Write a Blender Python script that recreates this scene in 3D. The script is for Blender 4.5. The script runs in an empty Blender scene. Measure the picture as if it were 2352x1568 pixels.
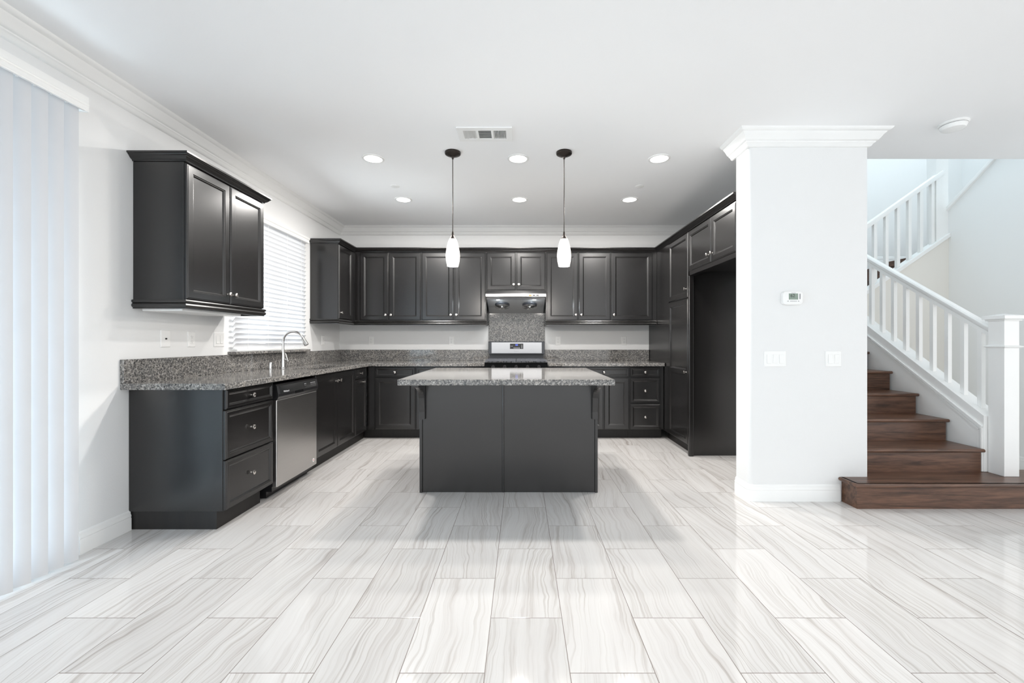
import bpy, bmesh, math, random
from mathutils import Vector, Matrix
random.seed(7)
C = bpy.context.scene.collection
SC = bpy.context.scene

# ------------------------------------------------------------------ camera, world, lights, exposure
CAMZ = 1.19
cam = bpy.data.cameras.new('camera'); cam.sensor_width = 36; cam.lens = 980 / 2352 * 36
cam.shift_x = -21 / 2352; cam.clip_start = 0.05
camo = bpy.data.objects.new('camera', cam); C.objects.link(camo)
camo.location = (0, 0, CAMZ); camo.rotation_euler = (math.pi / 2, 0, 0)
SC.camera = camo

SC.view_settings.view_transform = 'Standard'; SC.view_settings.look = 'None'
SC.view_settings.gamma = 1.0; SC.view_settings.use_curve_mapping = False
SC.view_settings.exposure = 0.1
try:
    SC.cycles.use_denoising = True
    SC.cycles.max_bounces = 16; SC.cycles.diffuse_bounces = 12; SC.cycles.glossy_bounces = 5
    SC.cycles.sample_clamp_indirect = 5.0
    SC.cycles.caustics_reflective = False; SC.cycles.caustics_refractive = False
except Exception:
    pass

world = bpy.data.worlds.new('sky'); SC.world = world; world.use_nodes = True
bg = world.node_tree.nodes['Background']
bg.inputs['Color'].default_value = (0.955, 0.983, 1.0, 1); bg.inputs['Strength'].default_value = 1.72

def area_light(name, loc, rot, sx, sy, power, col):
    l = bpy.data.lights.new(name, 'AREA'); l.shape = 'RECTANGLE'; l.size = sx; l.size_y = sy
    l.energy = power; l.color = col
    o = bpy.data.objects.new(name, l); C.objects.link(o); o.location = loc; o.rotation_euler = rot
    return o
R90 = math.pi / 2
# daylight outside the sliding door, the kitchen window and an unseen stairwell window added for its daylight
area_light('daylight_door', (-3.25, 0.9, 1.0), (0, -math.radians(108), 0), 2.4, 3.1, 290, (0.70, 0.87, 1.0))
area_light('daylight_window', (-3.35, 4.2, .85), (0, -math.radians(128), 0), 1.7, 1.8, 240, (0.88, 0.95, 1.0))
area_light('daylight_stairwell', (6.35, 4.7, 4.4), (0, R90, 0), 1.5, 2.0, 9, (0.62, 0.86, 1.0))
area_light('stairwell_top_fill', (4.1, 4.75, 5.75), (0, 0, 0), 1.8, 1.5, 38, (0.66, 0.87, 1.0))  # invented overhead source, added to brighten the stairwell's right wall

# ------------------------------------------------------------------ materials
class NT:
    def __init__(self, name):
        self.m = bpy.data.materials.new(name); self.m.use_nodes = True
        self.t = self.m.node_tree; self.b = self.t.nodes['Principled BSDF']; self.out = self.t.nodes['Material Output']
    def n(self, typ, **kw):
        nd = self.t.nodes.new(typ)
        for k, v in kw.items(): setattr(nd, k, v)
        return nd
    def l(self, a, b): self.t.links.new(a, b)
    def math(self, op, a, b=None, c=None):
        nd = self.n('ShaderNodeMath', operation=op)
        for i, v in enumerate((a, b, c)):
            if v is None: continue
            if isinstance(v, (int, float)): nd.inputs[i].default_value = v
            else: self.l(v, nd.inputs[i])
        return nd.outputs[0]
    def xyz(self, x, y, z):
        nd = self.n('ShaderNodeCombineXYZ')
        for i, v in enumerate((x, y, z)):
            if isinstance(v, (int, float)): nd.inputs[i].default_value = v
            else: self.l(v, nd.inputs[i])
        return nd.outputs[0]
    def ramp(self, fac, stops):
        nd = self.n('ShaderNodeValToRGB'); e = nd.color_ramp.elements
        while len(e) < len(stops): e.new(0.5)
        for i, (p, c) in enumerate(stops):
            e[i].position = p; e[i].color = (*c, 1) if len(c) == 3 else c
        self.l(fac, nd.inputs[0]); return nd.outputs[0]
    def mix(self, fac, a, b, blend='MIX'):
        nd = self.n('ShaderNodeMix', data_type='RGBA', blend_type=blend)
        for i, v in ((0, fac), (6, a), (7, b)):
            if isinstance(v, (int, float)): nd.inputs[i].default_value = v
            elif isinstance(v, tuple): nd.inputs[i].default_value = (*v, 1)
            else: self.l(v, nd.inputs[i])
        return nd.outputs[2]
    def noise(self, vec, scale, detail=3, rough=.5, dist=0):
        nd = self.n('ShaderNodeTexNoise')
        nd.inputs['Scale'].default_value = scale; nd.inputs['Detail'].default_value = detail
        nd.inputs['Roughness'].default_value = rough; nd.inputs['Distortion'].default_value = dist
        if vec is not None: self.l(vec, nd.inputs['Vector'])
        return nd.outputs[0]
    def obj(self): return self.n('ShaderNodeTexCoord').outputs['Object']
    def mapping(self, vec, scale):
        nd = self.n('ShaderNodeMapping'); nd.inputs['Scale'].default_value = scale
        self.l(vec, nd.inputs['Vector']); return nd.outputs[0]
    def bump(self, h, strength, dist=.01):
        nd = self.n('ShaderNodeBump'); nd.inputs['Strength'].default_value = strength
        nd.inputs['Distance'].default_value = dist; self.l(h, nd.inputs['Height'])
        self.l(nd.outputs[0], self.b.inputs['Normal'])
    def set(self, **kw):
        for k, v in kw.items():
            s = self.b.inputs[k.replace('_', ' ')]
            if isinstance(v, tuple): s.default_value = (*v, 1)
            elif isinstance(v, (int, float)): s.default_value = v
            else: self.l(v, s)

def plain(name, col, rough=.5, metal=0, spec=.5, var=.04, vscale=6):
    t = NT(name); nz = t.noise(t.obj(), vscale, 3)
    dark = tuple(c * (1 - var) for c in col); lite = tuple(min(1, c * (1 + var)) for c in col)
    t.set(Base_Color=t.ramp(nz, [(.3, dark), (.7, lite)]), Roughness=rough, Metallic=metal)
    t.b.inputs['Specular IOR Level'].default_value = spec
    return t.m

def wall_mat(name, col, bump=.12, scale=170):
    t = NT(name); o = t.obj()
    t.set(Base_Color=t.ramp(t.noise(o, 1.2, 2), [(.3, tuple(c * .985 for c in col)), (.7, col)]), Roughness=.72)
    t.b.inputs['Specular IOR Level'].default_value = .25
    t.bump(t.noise(o, scale, 2, .6), bump, .004); return t.m

def wood_mat(name, dark, lite, rough, axis_scale, bump=.03, spec=.5):
    t = NT(name); o = t.obj()
    v = t.mapping(o, axis_scale)
    a = t.noise(v, 1.0, 5, .6, .6); b = t.noise(t.mapping(o, tuple(s * 4 for s in axis_scale)), 1.0, 3, .6, .2)
    f = t.math('ADD', t.math('MULTIPLY', a, .7), t.math('MULTIPLY', b, .3))
    t.set(Base_Color=t.ramp(f, [(.36, dark), (.62, lite)]), Roughness=rough)
    t.b.inputs['Specular IOR Level'].default_value = spec
    if bump: t.bump(f, bump, .002)
    return t.m

M = {}
M['wall'] = wall_mat('painted_wall', (.795, .797, .795))
M['ceiling'] = wall_mat('ceiling_paint', (.90, .905, .91), .05, 120)
M['trim'] = plain('white_trim_paint', (.86, .86, .85), .38, var=.01)
M['stairwall'] = wall_mat('stairwell_paint', (.84, .845, .84), .05)
M['beigewall'] = wall_mat('stair_side_paint', (.80, .775, .73), .05)
M['cab'] = wood_mat('espresso_stained_wood', (.0088, .0082, .0082), (.0104, .0095, .0093), .26, (22, 22, 1.6), 0, .75)
M['toe'] = wood_mat('toe_kick_wood', (.008, .0072, .007), (.014, .012, .011), .5, (22, 22, 1.6), .02)
M['cab_in'] = plain('cabinet_underside_wood', (.055, .035, .025), .5)
M['black_in'] = plain('gap_shade_black', (.004, .004, .004), .6)
M['knob'] = plain('satin_nickel', (.74, .70, .66), .24, 1.0, var=.02)
M['chrome'] = plain('brushed_chrome', (.66, .65, .64), .2, 1.0, var=.02)
M['plastic'] = plain('white_plastic', (.86, .86, .85), .3, var=.01)
M['plastic_grey'] = plain('grey_slot', (.30, .30, .31), .5)
M['slot'] = plain('dark_slot', (.03, .03, .03), .6)
M['blackgloss'] = plain('black_glossy_enamel', (.008, .0085, .009), .12)
M['blackpanel'] = plain('black_plastic_panel', (.014, .014, .015), .28)
M['grate'] = plain('cast_iron_grate', (.10, .105, .12), .22, spec=.9)
M['charcoal'] = plain('charcoal_enamel', (.045, .048, .055), .32)
M['bronze'] = plain('dark_bronze', (.035, .028, .024), .38, .7)
M['vane'] = None

def steel(name, col, rough, sc):
    t = NT(name); o = t.obj()
    nz = t.noise(t.mapping(o, sc), 1.0, 4, .7)
    t.set(Base_Color=t.ramp(nz, [(.3, tuple(c * .93 for c in col)), (.7, col)]), Metallic=1.0,
          Roughness=t.math('ADD', t.math('MULTIPLY', nz, .12), rough - .06))
    t.bump(nz, .03, .001); return t.m
M['steel'] = steel('brushed_stainless_steel', (.60, .585, .57), .30, (4, 4, 400))
M['steel_h'] = steel('stainless_steel_horizontal', (.50, .50, .51), .30, (4, 300, 300))

M['steel_sheet'] = steel('satin_steel_sheet', (.78, .78, .78), .5, (4, 200, 200))
def emit(name, col, strength):
    t = NT(name); t.set(Base_Color=(.02, .02, .02)); t.b.inputs['Emission Color'].default_value = (*col, 1)
    t.b.inputs['Emission Strength'].default_value = strength; return t.m
M['lamp'] = emit('led_diffuser', (1.0, .965, .925), 6)
M['hoodlamp'] = emit('hood_lamp', (.85, .94, 1.0), 14)
M['blue_led'] = emit('blue_display', (.10, .16, 1.0), 2.5)
M['orange_led'] = emit('orange_button', (1.0, .42, .05), .9)
M['ink_white'] = plain('white_print', (.6, .6, .62), .5)
M['ink_grey'] = plain('grey_print', (.30, .30, .32), .5)
M['lcd'] = plain('lcd_glass', (.23, .29, .24), .25)
M['lcd_ink'] = plain('lcd_ink', (.035, .045, .04), .5)
M['red_ink'] = plain('red_print', (.5, .06, .08), .5)

def granite():
    t = NT('speckled_granite'); o = t.obj()
    def vor(scale, rnd=1.0):
        v = t.n('ShaderNodeTexVoronoi'); v.inputs['Scale'].default_value = scale; v.inputs['Randomness'].default_value = rnd
        wv = t.n('ShaderNodeVectorMath', operation='ADD'); nz = t.n('ShaderNodeTexNoise'); nz.inputs['Scale'].default_value = 90
        t.l(o, nz.inputs['Vector'])
        sc = t.n('ShaderNodeVectorMath', operation='SCALE'); sc.inputs['Scale'].default_value = .012
        t.l(nz.outputs['Color'], sc.inputs[0]); t.l(o, wv.inputs[0]); t.l(sc.outputs[0], wv.inputs[1])
        t.l(wv.outputs[0], v.inputs['Vector'])
        s = t.n('ShaderNodeSeparateColor'); t.l(v.outputs['Color'], s.inputs[0]); return s.outputs[0], s.outputs[1]
    a, a2 = vor(115); b, b2 = vor(210)
    c1 = t.ramp(a, [(0, (.012, .013, .015)), (.26, (.03, .031, .033)), (.36, (.13, .125, .12)), (.62, (.22, .205, .19)), (.74, (.36, .335, .30)), (1, (.52, .50, .475))])
    c2 = t.ramp(b, [(0, (.015, .016, .018)), (.3, (.10, .098, .096)), (.7, (.25, .235, .22)), (1, (.48, .46, .44))])
    big = t.noise(o, 14, 3)
    c = t.mix(.42, c1, c2)
    c = t.mix(t.ramp(big, [(.35, (0, 0, 0)), (.7, (.35, .35, .35))]), c, (.12, .125, .13))
    t.set(Base_Color=c, Roughness=.07); t.b.inputs['Specular IOR Level'].default_value = .55
    return t.m
M['granite'] = granite()

def floor_mat():
    t = NT('marbled_porcelain_tile'); sep = t.n('ShaderNodeSeparateXYZ'); t.l(t.obj(), sep.inputs[0])
    x, y = sep.outputs[0], sep.outputs[1]
    gx = t.math('DIVIDE', t.math('ADD', x, .1306), .306)
    row = t.math('FLOOR', gx); fx = t.math('FRACT', gx)
    par = t.math('FLOORED_MODULO', row, 2.0)
    gy = t.math('DIVIDE', t.math('ADD', t.math('SUBTRACT', y, 2.450), t.math('MULTIPLY', par, .306)), .612)
    col = t.math('FLOOR', gy); fy = t.math('FRACT', gy)
    ex = t.math('MULTIPLY', t.math('MINIMUM', fx, t.math('SUBTRACT', 1, fx)), .306)
    ey = t.math('MULTIPLY', t.math('MINIMUM', fy, t.math('SUBTRACT', 1, fy)), .612)
    d = t.math('MINIMUM', ex, ey)
    grout = t.math('LESS_THAN', d, .0014)
    wn = t.n('ShaderNodeTexWhiteNoise', noise_dimensions='3D'); t.l(t.xyz(row, col, 3.7), wn.inputs['Vector'])
    s = t.n('ShaderNodeSeparateColor'); t.l(wn.outputs['Color'], s.inputs[0]); r1, r2, r3 = s.outputs[0], s.outputs[1], s.outputs[2]
    z = t.math('MULTIPLY', r1, 40)
    warp = t.noise(t.xyz(t.math('MULTIPLY', x, 3.2), t.math('MULTIPLY', y, 1.9), z), 1.0, 3, .55)
    warp2 = t.noise(t.xyz(t.math('MULTIPLY', x, 16), t.math('MULTIPLY', y, 7), z), 1.0, 2, .5)
    shear = t.math('MULTIPLY', t.math('MULTIPLY', y, t.math('SUBTRACT', r2, .5)), .26)
    wx = t.math('ADD', t.math('ADD', x, shear), t.math('ADD', t.math('MULTIPLY', t.math('SUBTRACT', warp, .5), .13), t.math('MULTIPLY', t.math('SUBTRACT', warp2, .5), .012)))
    broad = t.noise(t.xyz(t.math('MULTIPLY', wx, 24), t.math('MULTIPLY', y, .7), z), 1.0, 4, .62)
    fine = t.noise(t.xyz(t.math('MULTIPLY', wx, 120), t.math('MULTIPLY', y, .9), t.math('ADD', z, 9)), 1.0, 3, .6)
    mask = t.noise(t.xyz(t.math('MULTIPLY', wx, 7), t.math('MULTIPLY', y, .8), t.math('ADD', z, 21)), 1.0, 2, .5)
    c = t.ramp(broad, [(.34, (.82, .805, .79)), (.56, (.775, .755, .74)), (.65, (.68, .65, .63)), (.74, (.52, .48, .45))])
    lines = t.ramp(fine, [(.50, (1, 1, 1)), (.60, (.84, .82, .80)), (.68, (.66, .63, .61))])
    lm = t.ramp(mask, [(.38, (.12, .12, .12)), (.62, (.95, .95, .95))])
    c = t.mix(lm, c, t.mix(1.0, c, lines, 'MULTIPLY'))
    tone = t.math('ADD', t.math('MULTIPLY', r3, .10), .80)
    c = t.mix(1.0, c, t.xyz(tone, tone, tone), 'MULTIPLY')
    c = t.mix(grout, c, (.20, .165, .145))
    t.set(Base_Color=c, Roughness=t.math('ADD', t.math('MULTIPLY', grout, .5), .085))
    t.bump(t.math('MINIMUM', d, .003), .35, .3); return t.m
M['floor'] = floor_mat()
M['walnut'] = wood_mat('walnut_stair_wood', (.042, .019, .011), (.165, .082, .050), .32, (2.2, 26, 26), .03)

def translucent(name, col, f):
    t = NT(name); nz = t.noise(t.obj(), 9, 2)
    t.set(Base_Color=t.ramp(nz, [(.3, tuple(c * .985 for c in col)), (.7, col)]), Roughness=.5)
    tr = t.n('ShaderNodeBsdfTranslucent'); tr.inputs['Color'].default_value = (*col, 1)
    mx = t.n('ShaderNodeMixShader'); mx.inputs[0].default_value = f
    t.l(t.b.outputs[0], mx.inputs[1]); t.l(tr.outputs[0], mx.inputs[2]); t.l(mx.outputs[0], t.out.inputs['Surface'])
    return t.m
M['vane'] = translucent('vinyl_vane', (.66, .665, .68), .10)
M['slat'] = translucent('faux_wood_slat', (.82, .83, .85), .12)

def glass():
    t = NT('window_glass'); tr = t.n('ShaderNodeBsdfTransparent'); gl = t.n('ShaderNodeBsdfGlossy')
    gl.inputs['Roughness'].default_value = .02; fr = t.n('ShaderNodeFresnel'); fr.inputs['IOR'].default_value = 1.45
    nz = t.noise(t.obj(), 3, 1); tr_c = t.ramp(nz, [(0, (.95, .97, .97)), (1, (.98, .99, .99))]); t.l(tr_c, tr.inputs['Color'])
    mx = t.n('ShaderNodeMixShader'); t.l(fr.outputs[0], mx.inputs[0]); t.l(tr.outputs[0], mx.inputs[1]); t.l(gl.outputs[0], mx.inputs[2])
    t.l(mx.outputs[0], t.out.inputs['Surface']); return t.m
M['glass'] = glass()

def shade_mat():
    t = NT('marbled_lamp_glass'); o = t.obj()
    v = t.mapping(o, (14, 14, 34)); nz = t.noise(v, 1.0, 4, .55, 1.6)
    col = t.ramp(nz, [(.40, (1, .965, .93)), (.54, (1, .95, .90)), (.585, (.50, .40, .31)), (.63, (1, .95, .90))])
    t.set(Base_Color=(.8, .78, .75), Roughness=.25)
    t.l(col, t.b.inputs['Emission Color']); t.b.inputs['Emission Strength'].default_value = .62; return t.m
M['shade'] = shade_mat()

# ------------------------------------------------------------------ mesh building
class MB:
    def __init__(self): self.bm = bmesh.new()
    def face(self, pts):
        vs = [self.bm.verts.new(p) for p in pts]
        return self.bm.faces.new(vs)
    def box(self, x0, x1, y0, y1, z0, z1):
        p = [(x, y, z) for z in (z0, z1) for y in (y0, y1) for x in (x0, x1)]
        v = [self.bm.verts.new(q) for q in p]
        for f in ((0, 2, 3, 1), (4, 5, 7, 6), (0, 1, 5, 4), (2, 6, 7, 3), (0, 4, 6, 2), (1, 3, 7, 5)):
            self.bm.faces.new([v[i] for i in f])
        return self
    def prism(self, poly, axis, a, b):
        """poly: 2-D points; axis 'x' -> (y,z), 'y' -> (x,z), 'z' -> (x,y)"""
        def P(q, t):
            return {'x': (t, q[0], q[1]), 'y': (q[0], t, q[1]), 'z': (q[0], q[1], t)}[axis]
        A = [self.bm.verts.new(P(q, a)) for q in poly]; B = [self.bm.verts.new(P(q, b)) for q in poly]
        n = len(poly); self.bm.faces.new(A); self.bm.faces.new(B[::-1])
        for i in range(n): self.bm.faces.new((A[i], B[i], B[(i + 1) % n], A[(i + 1) % n]))
        return self
    def rings(self, loops, cap=True, capstart=True):
        """consecutive closed loops of equal length, bridged"""
        R = [[self.bm.verts.new(p) for p in lp] for lp in loops]; n = len(R[0])
        for a, b in zip(R, R[1:]):
            for i in range(n): self.bm.faces.new((a[i], a[(i + 1) % n], b[(i + 1) % n], b[i]))
        if capstart: self.bm.faces.new(R[0][::-1])
        if cap: self.bm.faces.new(R[-1])
        return self
    def panel(self, O, U, N, w, h, prof):
        """rectangular front with a stepped profile; prof = [(inset, depth)...]"""
        O, U, N, V = Vector(O), Vector(U), Vector(N), Vector((0, 0, 1))
        loops = []
        for i, d in prof:
            loops.append([O + U * i + V * i + N * d, O + U * (w - i) + V * i + N * d, O + U * (w - i) + V * (h - i) + N * d, O + U * i + V * (h - i) + N * d])
        return self.rings(loops)
    def lathe(self, c, axis, prof, seg=20, cap=True):
        c, ax = Vector(c), Vector(axis).normalized()
        e1 = ax.orthogonal().normalized(); e2 = ax.cross(e1)
        loops = [[c + ax * hh + (e1 * math.cos(2 * math.pi * k / seg) + e2 * math.sin(2 * math.pi * k / seg)) * r for k in range(seg)] for r, hh in prof]
        return self.rings(loops, cap, cap)
    def tube(self, path, rad, seg=12):
        path = [Vector(p) for p in path]; loops = []; e1 = None
        for i, p in enumerate(path):
            d = (path[min(i + 1, len(path) - 1)] - path[max(i - 1, 0)]).normalized()
            if e1 is None: e1 = d.orthogonal().normalized()
            e1 = (e1 - d * e1.dot(d)).normalized(); e2 = d.cross(e1)
            r = rad[i] if isinstance(rad, (list, tuple)) else rad
            loops.append([p + (e1 * math.cos(2 * math.pi * k / seg) + e2 * math.sin(2 * math.pi * k / seg)) * r for k in range(seg)])
        return self.rings(loops)
    def sweep(self, path, prof):
        """profile (out, z) swept along an XY path; out = to the right of travel; mitred corners"""
        P = [Vector(p) for p in path]; n = len(P); loops = []
        nor = []
        for a, b in zip(P, P[1:]):
            d = (b - a).normalized(); nor.append(Vector((d.y, -d.x)))
        for i, p in enumerate(P):
            if i == 0: m = nor[0]
            elif i == n - 1: m = nor[-1]
            else:
                s = nor[i - 1] + nor[i]; m = s / (s.dot(nor[i]))
            loops.append([(p.x + m.x * o, p.y + m.y * o, z) for o, z in prof])
        return self.rings(loops)
    def slab(self, xs, ys, z0, z1, filled):
        bm = self.bm; vt, vb = {}, {}
        def V(d, i, j, z):
            if (i, j) not in d: d[(i, j)] = bm.verts.new((xs[i], ys[j], z))
            return d[(i, j)]
        F = lambda i, j: 0 <= i < len(xs) - 1 and 0 <= j < len(ys) - 1 and filled(i, j)
        for i in range(len(xs) - 1):
            for j in range(len(ys) - 1):
                if not F(i, j): continue
                q = [(i, j), (i + 1, j), (i + 1, j + 1), (i, j + 1)]
                bm.faces.new([V(vt, *k, z1) for k in q]); bm.faces.new([V(vb, *k, z0) for k in q][::-1])
                for (a, b), nb in (((q[0], q[1]), (i, j - 1)), ((q[1], q[2]), (i + 1, j)), ((q[2], q[3]), (i, j + 1)), ((q[3], q[0]), (i - 1, j))):
                    if not F(*nb): bm.faces.new((V(vb, *a, z0), V(vb, *b, z0), V(vt, *b, z1), V(vt, *a, z1)))
        return self
    def build(self, name, mat, parent=None, smooth=False, bevel=0, seg=2):
        bmesh.ops.recalc_face_normals(self.bm, faces=self.bm.faces)
        if parent is not None:
            off = parent['_w']
            for v in self.bm.verts: v.co -= Vector(off)
        if smooth:
            for f in self.bm.faces: f.smooth = True
            for e in self.bm.edges:
                if len(e.link_faces) == 2 and e.calc_face_angle(0) > math.radians(38): e.smooth = False
        me = bpy.data.meshes.new(name); self.bm.to_mesh(me); self.bm.free()
        o = bpy.data.objects.new(name, me); C.objects.link(o)
        if mat is not None: me.materials.append(M[mat] if isinstance(mat, str) else mat)
        if parent is not None:
            o.parent = parent; o['_w'] = list(parent['_w'])
        else: o['_w'] = [0, 0, 0]
        if bevel:
            md = o.modifiers.new('bevel', 'BEVEL'); md.width = bevel; md.segments = seg; md.limit_method = 'ANGLE'; md.angle_limit = math.radians(40)
        return o

def tag(o, label, cat, group=None):
    o['label'] = label; o['category'] = cat
    if group: o['group'] = group
    return o
def thing(name, loc, label, cat, group=None):
    o = bpy.data.objects.new(name, None); C.objects.link(o); o.location = loc; o['_w'] = list(loc)
    o.empty_display_size = .05
    return tag(o, label, cat, group)
def struct(o): o['kind'] = 'structure'; return o
def dup(root, loc, label, group=None, rotz=0):
    r = root.copy(); C.objects.link(r); r.location = loc; r['_w'] = list(loc); r['label'] = label; r.rotation_euler = (0, 0, rotz)
    if group: r['group'] = group
    for ch in list(root.children):
        c = ch.copy(); C.objects.link(c); c.parent = r
        for g in list(ch.children):
            d = g.copy(); C.objects.link(d); d.parent = c
    return r
def text_mesh(name, s, size, loc, rot, mat, parent, extr=.0003):
    cu = bpy.data.curves.new(name, 'FONT'); cu.body = s; cu.size = size; cu.extrude = extr; cu.align_x = 'CENTER'; cu.align_y = 'CENTER'
    tmp = bpy.data.objects.new('tmp_text', cu); C.objects.link(tmp)
    bpy.context.view_layer.update()
    me = bpy.data.meshes.new_from_object(tmp.evaluated_get(bpy.context.evaluated_depsgraph_get()))
    me.transform(Matrix.Translation(Vector(loc) - Vector(parent['_w'])) @ rot)
    bpy.data.objects.remove(tmp); bpy.data.curves.remove(cu)
    me.materials.clear(); me.materials.append(M[mat])
    o = bpy.data.objects.new(name, me); C.objects.link(o); o.parent = parent; o['_w'] = list(parent['_w']); return o
ROT_FRONT = Matrix.Rotation(R90, 4, 'X')                                   # text facing -Y
ROT_RIGHT = Matrix.Rotation(R90, 4, 'Z') @ Matrix.Rotation(R90, 4, 'X')    # text facing +X

XL, YB, H = -2.475, 5.82, 2.745
AX = {'+x': ((0, 1, 0), (1, 0, 0)), '-y': ((1, 0, 0), (0, -1, 0)), '-x': ((0, -1, 0), (-1, 0, 0))}

# ------------------------------------------------------------------ room shell
struct(MB().box(XL - .2, 6.6, -2.2, 6.3, -.12, 0).build('floor', 'floor'))
# ceiling: dining side runs over the whole width, kitchen side stops at the partition; stairwell is open
m = MB().slab([XL - .15, 2.583, 6.6], [-2.2, 3.637, YB + .15], H, H + .3, lambda i, j: not (i == 1 and j == 1))
struct(m.build('ceiling', 'ceiling'))
DY0, DY1, DZ = -.6, 2.36, 2.585        # sliding door opening
WY0, WY1, WZ0, WZ1 = 3.70, 4.80, 1.105, 2.30
yy = [-2.2, DY0, DY1, WY0, WY1, YB + .15]; zz = [0, WZ0, WZ1, DZ, H]
m = MB()
def wl(i, j):
    if i == 1 and j < 3: return False
    if i == 3 and j == 1: return False
    return True
# slab helper works in XY: build in (y,z) then turn
m.slab(yy, zz, 0, .15, wl)
for v in m.bm.verts: v.co = Vector((XL - v.co.z, v.co.x, v.co.y))
struct(m.build('wall_left', 'wall'))
struct(MB().box(XL, 2.459, YB, YB + .15, 0, H).build('wall_back', 'wall'))
# partition: pier facing the dining room plus the wall between the refrigerator bay and the stairs
PX0, PX1, PY0, PY1 = 1.70, 2.583, 3.185, 3.372
r = .03; arc = [(PX0 + r - r * math.cos(a), PY0 + r - r * math.sin(a)) for a in [k * R90 / 6 for k in range(7)]]
poly = arc + [(PX1, PY0), (PX1, YB + .15), (2.46, YB + .15), (2.46, PY1 + .05), (2.46, PY1), (PX0, PY1)]
struct(MB().prism(poly, 'z', 0, H).build('wall_partition', 'wall', smooth=True))
# stairwell walls, upper storey
struct(MB().box(2.583, 6.6, 6.0, 6.15, 0, 5.5).build('wall_stair_back', 'stairwall'))
m = MB(); m.slab([3.4, 3.8, 5.5, 6.0], [0, 3.9, 5.2, 5.5], 0, .12, lambda i, j: not (i == 1 and j == 1))  # unseen window opening, added for its daylight
for v in m.bm.verts: v.co = Vector((6.2 + v.co.z, v.co.x, v.co.y))
struct(m.build('wall_stair_far', 'stairwall'))
struct(MB().slab([2.46, 3.2, 5.0, 6.6], [3.4, 4.0, 5.5, 6.15], 5.5, 5.6, lambda i, j: not (i == 1 and j == 1)).build('ceiling_stairwell', 'ceiling'))  # hole added to let the invented overhead light in
struct(MB().box(2.46, 2.583, 3.637, 6.0, H + .3, 5.5).build('wall_stair_left', 'stairwall'))
struct(MB().box(2.46, 6.6, 3.45, 3.6, H + .3, 5.5).build('wall_stair_front', 'stairwall'))
# side wall of the upper flight (plane X=4.63) with its sloping top
poly = [(3.4, 0), (4.736, 0), (4.736, 2.53), (3.640, 3.36), (3.640, H - .001), (3.4, H - .001)]
struct(MB().prism(poly, 'x', 4.63, 4.75).build('wall_stair_right', 'stairwall'))
dz = .745; poly = [(4.75, 2.51), (4.75, 2.555), (3.645, 3.40), (3.645, 3.355)]
struct(MB().prism(poly, 'x', 4.605, 4.775).build('trim_5', 'trim', bevel=.006))
# wall under the second flight, facing the camera
poly = [(3.722, 0), (4.63, 0), (4.63, 2.322), (3.722, 1.696)]
struct(MB().prism(poly, 'y', 4.62, 4.66).build('wall_stair_flight', 'beigewall'))
struct(MB().box(4.50, 4.63, 4.625, 4.735, 2.26, 5.5).build('wall_stair_post', 'trim'))

# crown moulding
def crown(top):
    return [(0, top - .108), (.010, top - .108), (.019, top - .101), (.024, top - .090), (.035, top - .082), (.037, top - .075), (.045, top - .073), (.053, top - .063),
            (.068, top - .040), (.080, top - .028), (.083, top - .022), (.091, top - .020), (.101, top - .014), (.108, top - .006), (.110, top), (0, top)]
struct(MB().sweep([(XL, -2.2), (XL, YB), (2.459, YB)], crown(H)).build('trim_1', 'trim', smooth=True))
struct(MB().sweep([(PX0, PY1 + .05), (PX0, PY0), (PX1, PY0), (PX1, 3.636)], crown(H)).build('trim_2', 'trim', smooth=True))
def base(t=.014, hh=.125):
    return [(0, 0), (t, 0), (t, hh * .60), (t - .003, hh * .66), (t + .0, hh * .70), (t - .002, hh * .78), (t - .006, hh * .84), (t - .005, hh * .89), (t - .008, hh * .97), (t - .012, hh), (0, hh)]
struct(MB().sweep([(XL, DY1 + .02), (XL, 2.695)], base()).build('baseboard_left', 'trim', smooth=True))
bp = [(PX0, PY1)] + [(PX0, PY0 + r)] + [arc[k] for k in (1, 2, 3, 4, 5)] + [(PX0 + r, PY0), (2.375, PY0)]
struct(MB().sweep(bp, base()).build('baseboard_partition', 'trim', smooth=True))
struct(MB().sweep([(4.63, 4.61), (4.63, 3.4)], base()).build('baseboard_right', 'trim', smooth=True))
struct(MB().sweep([(4.95, 6.0), (6.19, 6.0)], [(o, z + 2.272) for o, z in base(.014, .11)]).build('baseboard_back', 'trim', smooth=True))

# ------------------------------------------------------------------ windows and blinds
def frame_x(m, y0, y1, z0, z1, x0, x1, w):
    m.box(x0, x1, y0, y0 + w, z0, z1); m.box(x0, x1, y1 - w, y1, z0, z1)
    m.box(x0, x1, y0 + w, y1 - w, z0, z0 + w); m.box(x0, x1, y0 + w, y1 - w, z1 - w, z1)
wf = MB(); frame_x(wf, WY0, WY1, WZ0, WZ1, XL - .13, XL - .08, .05); wf.box(XL - .125, XL - .085, (WY0 + WY1) / 2 - .025, (WY0 + WY1) / 2 + .025, WZ0 + .05, WZ1 - .05)
w1 = struct(wf.build('window_1', 'trim'))
MB().box(XL - .108, XL - .102, WY0 + .05, WY1 - .05, WZ0 + .05, WZ1 - .05).build('glass_pane', 'glass', w1)
df = MB(); frame_x(df, DY0, DY1, 0.001, DZ, XL - .14, XL - .04, .025)
d1 = struct(df.build('door_1', 'trim'))
mid = (DY0 + DY1) / 2
for y0, y1, xo in ((DY0 + .025, mid + .03, -.10), (mid - .03, DY1 - .025, -.06)):
    q = MB(); frame_x(q, y0, y1, .025, DZ - .025, XL + xo - .015, XL + xo + .015, .04); q.build('sliding_panel', 'trim', d1)
    MB().box(XL + xo - .003, XL + xo + .003, y0 + .04, y1 - .04, .066, DZ - .066).build('glass_pane', 'glass', d1)

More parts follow.
